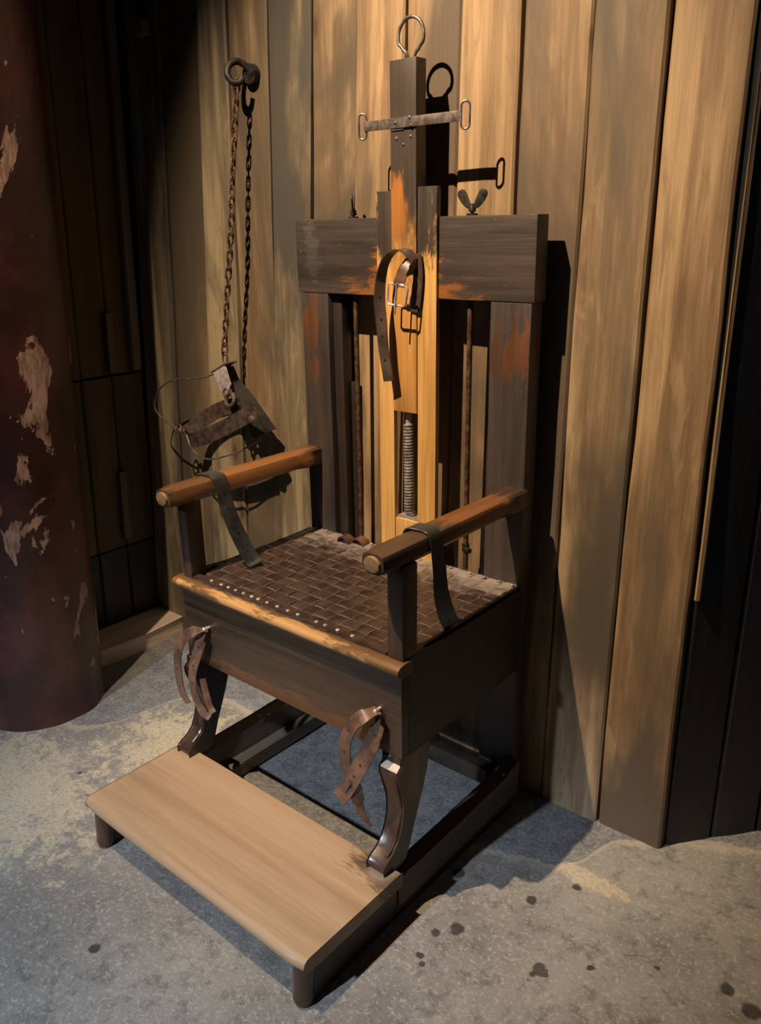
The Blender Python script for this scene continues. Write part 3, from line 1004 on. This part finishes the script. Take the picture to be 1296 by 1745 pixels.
# ---- ankle straps nailed to the apron corners
for nm in (0,):
    strap_part('ankle_strap', [(-0.243, -0.442, 0.468), (-0.262, -0.470, 0.466), (-0.292, -0.480, 0.440), (-0.322, -0.478, 0.385), (-0.334, -0.474, 0.330), (-0.332, -0.470, 0.280), (-0.316, -0.466, 0.250)],
               [V((0.6, 0.8, 0)), V((1, -0.2, 0)), V((1, 0, 0)), V((1, 0, 0))], 0.028, 0.0032, M['strap_brown'], holes=(0.45, 0.62, 0.8))
    strap_part('ankle_strap', [(-0.243, -0.446, 0.472), (-0.250, -0.456, 0.445), (-0.262, -0.462, 0.410), (-0.282, -0.466, 0.360), (-0.290, -0.466, 0.310), (-0.282, -0.464, 0.270), (-0.262, -0.462, 0.242), (-0.246, -0.456, 0.232)],
               [V((0.9, 0.4, 0.3)), V((1, 0.1, 0)), V((1, 0, 0)), V((1, 0.2, 0)), V((0.6, 0.8, 0.3))], [0.012, 0.030, 0.030, 0.028, 0.026, 0.022, 0.018], 0.0032, M['strap_brown'], holes=(0.25, 0.42, 0.55, 0.68))
    strap_part('ankle_strap', [(-0.268, -0.452, 0.330), (-0.262, -0.450, 0.290), (-0.252, -0.450, 0.258), (-0.240, -0.450, 0.244)],
               [V((0.7, 0.8, 0)), V((0.7, 0.8, 0))], 0.016, 0.003, M['strap_brown'])
    strap_part('ankle_strap', [(0.284, -0.442, 0.458), (0.272, -0.472, 0.455), (0.250, -0.482, 0.430), (0.232, -0.484, 0.385), (0.226, -0.480, 0.335), (0.232, -0.474, 0.290)],
               [V((0.6, 0.8, 0)), V((1, -0.2, 0)), V((1, 0, 0)), V((1, 0, 0))], 0.030, 0.0032, M['strap_brown'], holes=(0.48, 0.7))
    strap_part('ankle_strap', [(0.284, -0.446, 0.462), (0.292, -0.455, 0.430), (0.285, -0.466, 0.395), (0.264, -0.476, 0.340), (0.238, -0.486, 0.285), (0.214, -0.490, 0.243)],
               [V((0.9, 0.4, 0.2)), V((0.95, 0.1, -0.3)), V((0.9, 0, -0.45)), V((0.9, 0, -0.45))], [0.012, 0.030, 0.036, 0.036, 0.036, 0.036], 0.0034, M['strap_brown'], holes=(0.32, 0.60, 0.72))
    strap_part('ankle_strap', [(0.246, -0.478, 0.290), (0.252, -0.476, 0.255), (0.262, -0.474, 0.222), (0.282, -0.470, 0.196)],
               [V((1, 0.2, 0)), V((0.6, 0.8, 0.3)), V((0.2, 1, 0))], [0.030, 0.026, 0.018, 0.012, 0.008], 0.003, M['strap_brown'])
bm = B()
mk = Matrix.Translation((0.236, -0.4895, 0.284)) @ Matrix.Rotation(0.49, 4, 'Y')
box(bm, -0.006, 0.006, -0.003, 0.001, -0.017, 0.017, mk)
link('strap_patch', bm, M['strap_neck'], chair, bevel=0.001)
for x, z in ((-0.243, 0.470), (0.284, 0.460)):
    bm = B()
    cyl(bm, (x, -0.432, z), (x, -0.452, z), 0.004, 10)
    ball(bm, V((x, -0.453, z)), 0.0060, (1, 0.6, 1), 12, 8)
    link('strap_nail', bm, M['steel'], chair, smooth=True)

# ---- sled base
for s in (-1, 1):
    bm = B()
    xa, xb = (0.312, 0.350) if s > 0 else (-0.345, -0.300)
    prism(bm, [(-0.462, 0.030), (0.0, 0.030), (0.0, 0.118), (-0.06, 0.100), (-0.25, 0.094), (-0.462, 0.092)], 'x', xa, xb)
    bmesh.ops.subdivide_edges(bm, edges=[e for e in bm.edges if abs(e.verts[0].co.x - e.verts[1].co.x) > 0.02], cuts=2)
    link('sled_runner', bm, M['sled'] if s < 0 else M['sled_dark'], chair, bevel=0.004)
    xc, xd = (0.285, 0.3115) if s > 0 else (-0.2995, -0.262)
    bm = B()
    prism(bm, [(-0.462, 0.004), (0.0, 0.004), (0.0, 0.036), (-0.462, 0.036)], 'x', xc, xd)
    link('sled_ledge', bm, M['sled'], chair, bevel=0.003)
    bm = B()
    box(bm, xa + 0.004, xb - 0.004, -0.40, -0.02, -0.004, 0.0300)
    link('sled_runner', bm, M['darky'], chair, bevel=0.003)
rough_box('rear_rail', -0.298, 0.284, -0.040, -0.004, 0.040, 0.085, M['darky'])
# ---- footboard
bm = B()
prism(bm, [(-0.464, 0.116), (-0.732, 0.116), (-0.740, 0.1145), (-0.746, 0.110), (-0.7485, 0.103), (-0.7475, 0.096), (-0.743, 0.0895), (-0.736, 0.087), (-0.464, 0.087)], 'x', -0.358, 0.358)
bmesh.ops.subdivide_edges(bm, edges=[e for e in bm.edges if abs(e.verts[0].co.x - e.verts[1].co.x) > 0.5], cuts=24)
for vv in bm.verts:
    q = vv.co.copy()
    if q.y < -0.6 and abs(q.x) > 0.340:          # the two front corners are knocked round
        vv.co.y += 0.005 * ((abs(q.x) - 0.340) / 0.018) ** 2
    vv.co.y += 0.0015 * noise.noise(q * 8)
    vv.co.z += 0.0010 * noise.noise(q * 6 + V((2, 2, 2)))
link('footboard', bm, M['board'], chair, smooth=True, bevel=0.0025, seg=2)
bm = B()
prism(bm, [(-0.716, 0.0), (-0.392, 0.0), (-0.392, 0.0295), (-0.4625, 0.0305), (-0.4625, 0.0865), (-0.716, 0.0865)], 'x', 0.322, 0.347)
link('footboard_riser', bm, M['darky'], chair, bevel=0.003)
bm = B()
prism(bm, [(-0.716, 0.0), (-0.4625, 0.0), (-0.4625, 0.0865), (-0.716, 0.0865)], 'x', -0.330, -0.310)
link('footboard_riser', bm, M['darky'], chair, bevel=0.003)
for x in (-0.322, 0.334):
    bm = B()
    tube(bm, [(x, -0.722, 0.0865), (x, -0.724, 0.06), (x, -0.727, 0.025), (x, -0.728, 0.010), (x, -0.729, -0.002)], [0.021, 0.0205, 0.019, 0.0205, 0.017], 24)
    link('foot', bm, M['foot'], chair, smooth=True)

# ================================================================== wall hook, chain, iron collar
hook = thing('wall_hook', (-0.552, YW - 0.01, 1.72), 'dark iron staple hook on the board wall holding the chain', 'hook')


def hk(name, bm, mat=M['black_iron'], **kw):
    bmesh.ops.translate(bm, verts=bm.verts[:], vec=-hook.location)
    return link(name, bm, mat, hook, smooth=True, **kw)


bm = B()
cyl(bm, (-0.552, YW + 0.004, 1.730), (-0.552, YW - 0.012, 1.730), 0.024, 20)
hk('mount_plate', bm)
bm = B()
tube(bm, catmull([(-0.556, YW - 0.004, 1.738), (-0.563, 0.066, 1.752), (-0.572, 0.048, 1.758), (-0.578, 0.030, 1.748), (-0.576, 0.020, 1.728), (-0.566, 0.024, 1.710), (-0.554, 0.036, 1.706), (-0.550, 0.046, 1.716)], 5), 0.0085, 10)
hk('hook_arm', bm)

ch_ = thing('iron_chain', (-0.56, 0.03, 1.70), 'rusty iron chain hanging from the hook down to the collar', 'chain')
cp = catmull([(-0.556, 0.034, 1.712), (-0.563, 0.033, 1.675), (-0.583, 0.020, 1.489), (-0.597, 0.012, 1.344), (-0.621, 0.005, 1.192), (-0.638, -0.003, 1.057), (-0.636, -0.009, 1.006)], 40)
acc = [0]
for a, b in zip(cp, cp[1:]):
    acc.append(acc[-1] + (b - a).length)
NL = 31
step = acc[-1] / NL
LL = step * 1.36


def at(d):
    for i in range(len(cp) - 1):
        if acc[i + 1] >= d:
            s = (d - acc[i]) / max(1e-9, acc[i + 1] - acc[i])
            return cp[i].lerp(cp[i + 1], s)
    return cp[-1]


bm = B()
lp = []
hl, hw = LL / 2, 0.0072
for i in range(20):
    a = 2 * PI * i / 20
    lp.append(V((hw * math.cos(a), 0, (hl - hw) * (1 if math.sin(a) >= 0 else -1) + hw * math.sin(a))))
tube(bm, lp, 0.0027, 7, closed=True)
l0 = link('chain_link', bm, M['rust'], ch_, smooth=True)
for k in range(NL):
    o = l0 if k == 0 else l0.copy()
    if k:
        C.objects.link(o)
        o.parent = ch_
    c = at((k + 0.5) * step)
    T = (at(min(acc[-1], (k + 1) * step)) - at(k * step)).normalized()
    q = T.to_track_quat('Z', 'Y').to_matrix().to_4x4()
    o.matrix_local = Matrix.Translation(c - ch_.location) @ q @ Matrix.Rotation(0.55 + (PI / 2 if k % 2 else 0) + random.uniform(-0.2, 0.2), 4, 'Z')

CL = V((-0.55, -0.06, 0.9))
DC = V((-0.061, 0.05, -0.0156))      # the collar hangs close to the wall
collar = thing('iron_collar', CL, 'riveted iron neck collar with long wire loops hanging tilted above the left armrest', 'collar')
collar.location = CL + DC
collar.scale = (1.034, 1.034, 1.034)


def cl(name, bm, mat, parent=collar, **kw):
    bmesh.ops.translate(bm, verts=bm.verts[:], vec=-CL)
    return link(name, bm, mat, parent, **kw)


# long back plate, seen nearly edge-on
bm = B()
pl = [V((-0.560, -0.055, 1.006)), V((-0.546, -0.055, 0.965)), V((-0.505, -0.055, 0.925)), V((-0.462, -0.055, 0.872)), V((-0.440, -0.052, 0.835))]
ribbon(bm, catmull(pl, 4), V((0.25, 1, 0.1)), [0.02 + 0.0035 * k for k in range(17)], 0.004)
cl('back_plate', bm, M['shaded_plate'], smooth=True)
# bright rounded tab at the top
bm = B()
prism(bm, [(-0.588, 0.992), (-0.540, 1.016), (-0.522, 0.966), (-0.532, 0.945), (-0.546, 0.938), (-0.560, 0.942), (-0.569, 0.956)], 'y', -0.0905, -0.0865)
cl('hanging_tab', bm, M['tab'], bevel=0.001)
# flat top edge bar
bm = B()
ribbon(bm, [V((-0.600, -0.072, 0.990)), V((-0.565, -0.072, 1.006)), V((-0.532, -0.072, 1.022))], V((0, 1, 0)), 0.040, 0.004)
cl('top_edge', bm, M['iron'], bevel=0.001)
# linking ring
for c, r in ((V((-0.522, -0.094, 0.925)), 0.0165), (V((-0.540, -0.092, 0.942)), 0.010)):
    bm = B()
    rg = [c + V((math.cos(2 * PI * k / 18) * r, 0.3 * math.sin(2 * PI * k / 18) * r, math.sin(2 * PI * k / 18) * r)) for k in range(18)]
    tube(bm, rg, 0.0055 if r > 0.012 else 0.003, 8, closed=True)
    cl('link_ring', bm, M['collar'], smooth=True)
# U-shaped band
BANDPTS = [(-0.458, -0.055, 0.903),(-0.499, -0.06, 0.879),(-0.59, -0.06, 0.835),(-0.7, -0.05, 0.789),(-0.778, -0.035, 0.764),(-0.829, -0.015, 0.767),(-0.826, 0.005, 0.789),(-0.784, 0.02, 0.821),(-0.707, 0.028, 0.858),(-0.641, 0.03, 0.876)]


def wpt(x, y, z):
    return (V((x, y, z)) - CL - DC) / 1.034 + CL


bm = B()
bp = [wpt(*q) for q in BANDPTS]
wd = V((-0.22, 0, 0.97))
ribbon(bm, catmull(bp, 5), wd, 0.043, 0.0035)
band = cl('neck_band', bm, M['collar'], smooth=True)
bm = B()
ball(bm, wpt(-0.478, -0.062, 0.870), 0.0115, (1, 0.35, 1), 16, 8)
cl('rivet', bm, M['collar'], smooth=True)
# wires
bm = B()
wy = -0.062
wp = [(-0.560, 1.008), (-0.597, 0.991), (-0.642, 0.974), (-0.690, 0.962), (-0.801, 0.946), (-0.861, 0.926), (-0.902, 0.892), (-0.919, 0.849), (-0.893, 0.828 - 0.004), (-0.838, 0.805), (-0.800, 0.797)]
tube(bm, catmull([(x, wy, z) for x, z in wp], 5), 0.0024, 7)
cl('upper_wire', bm, M['iron'], smooth=True)
bm = B()
wp = [(-0.806, -0.055, 0.802), (-0.778, -0.06, 0.790), (-0.741, -0.075, 0.756), (-0.694, -0.085, 0.741), (-0.641, -0.088, 0.738), (-0.560, -0.085, 0.762), (-0.500, -0.075, 0.788), (-0.450, -0.06, 0.820)]
tube(bm, catmull(wp, 5), 0.0026, 7)
cl('lower_wire', bm, M['iron'], smooth=True)
bm = B()
for c, r in ((V((-0.812, -0.062, 0.800)), 0.011), (V((-0.790, -0.062, 0.797)), 0.009)):
    rg = [c + V((math.cos(2 * PI * k / 12) * r, 0.7 * math.sin(2 * PI * k / 12) * r, 0.8 * math.sin(2 * PI * k / 12) * r)) for k in range(12)]
    tube(bm, rg, 0.003, 6, closed=True)
cl('wire_knot', bm, M['rust'], smooth=True)
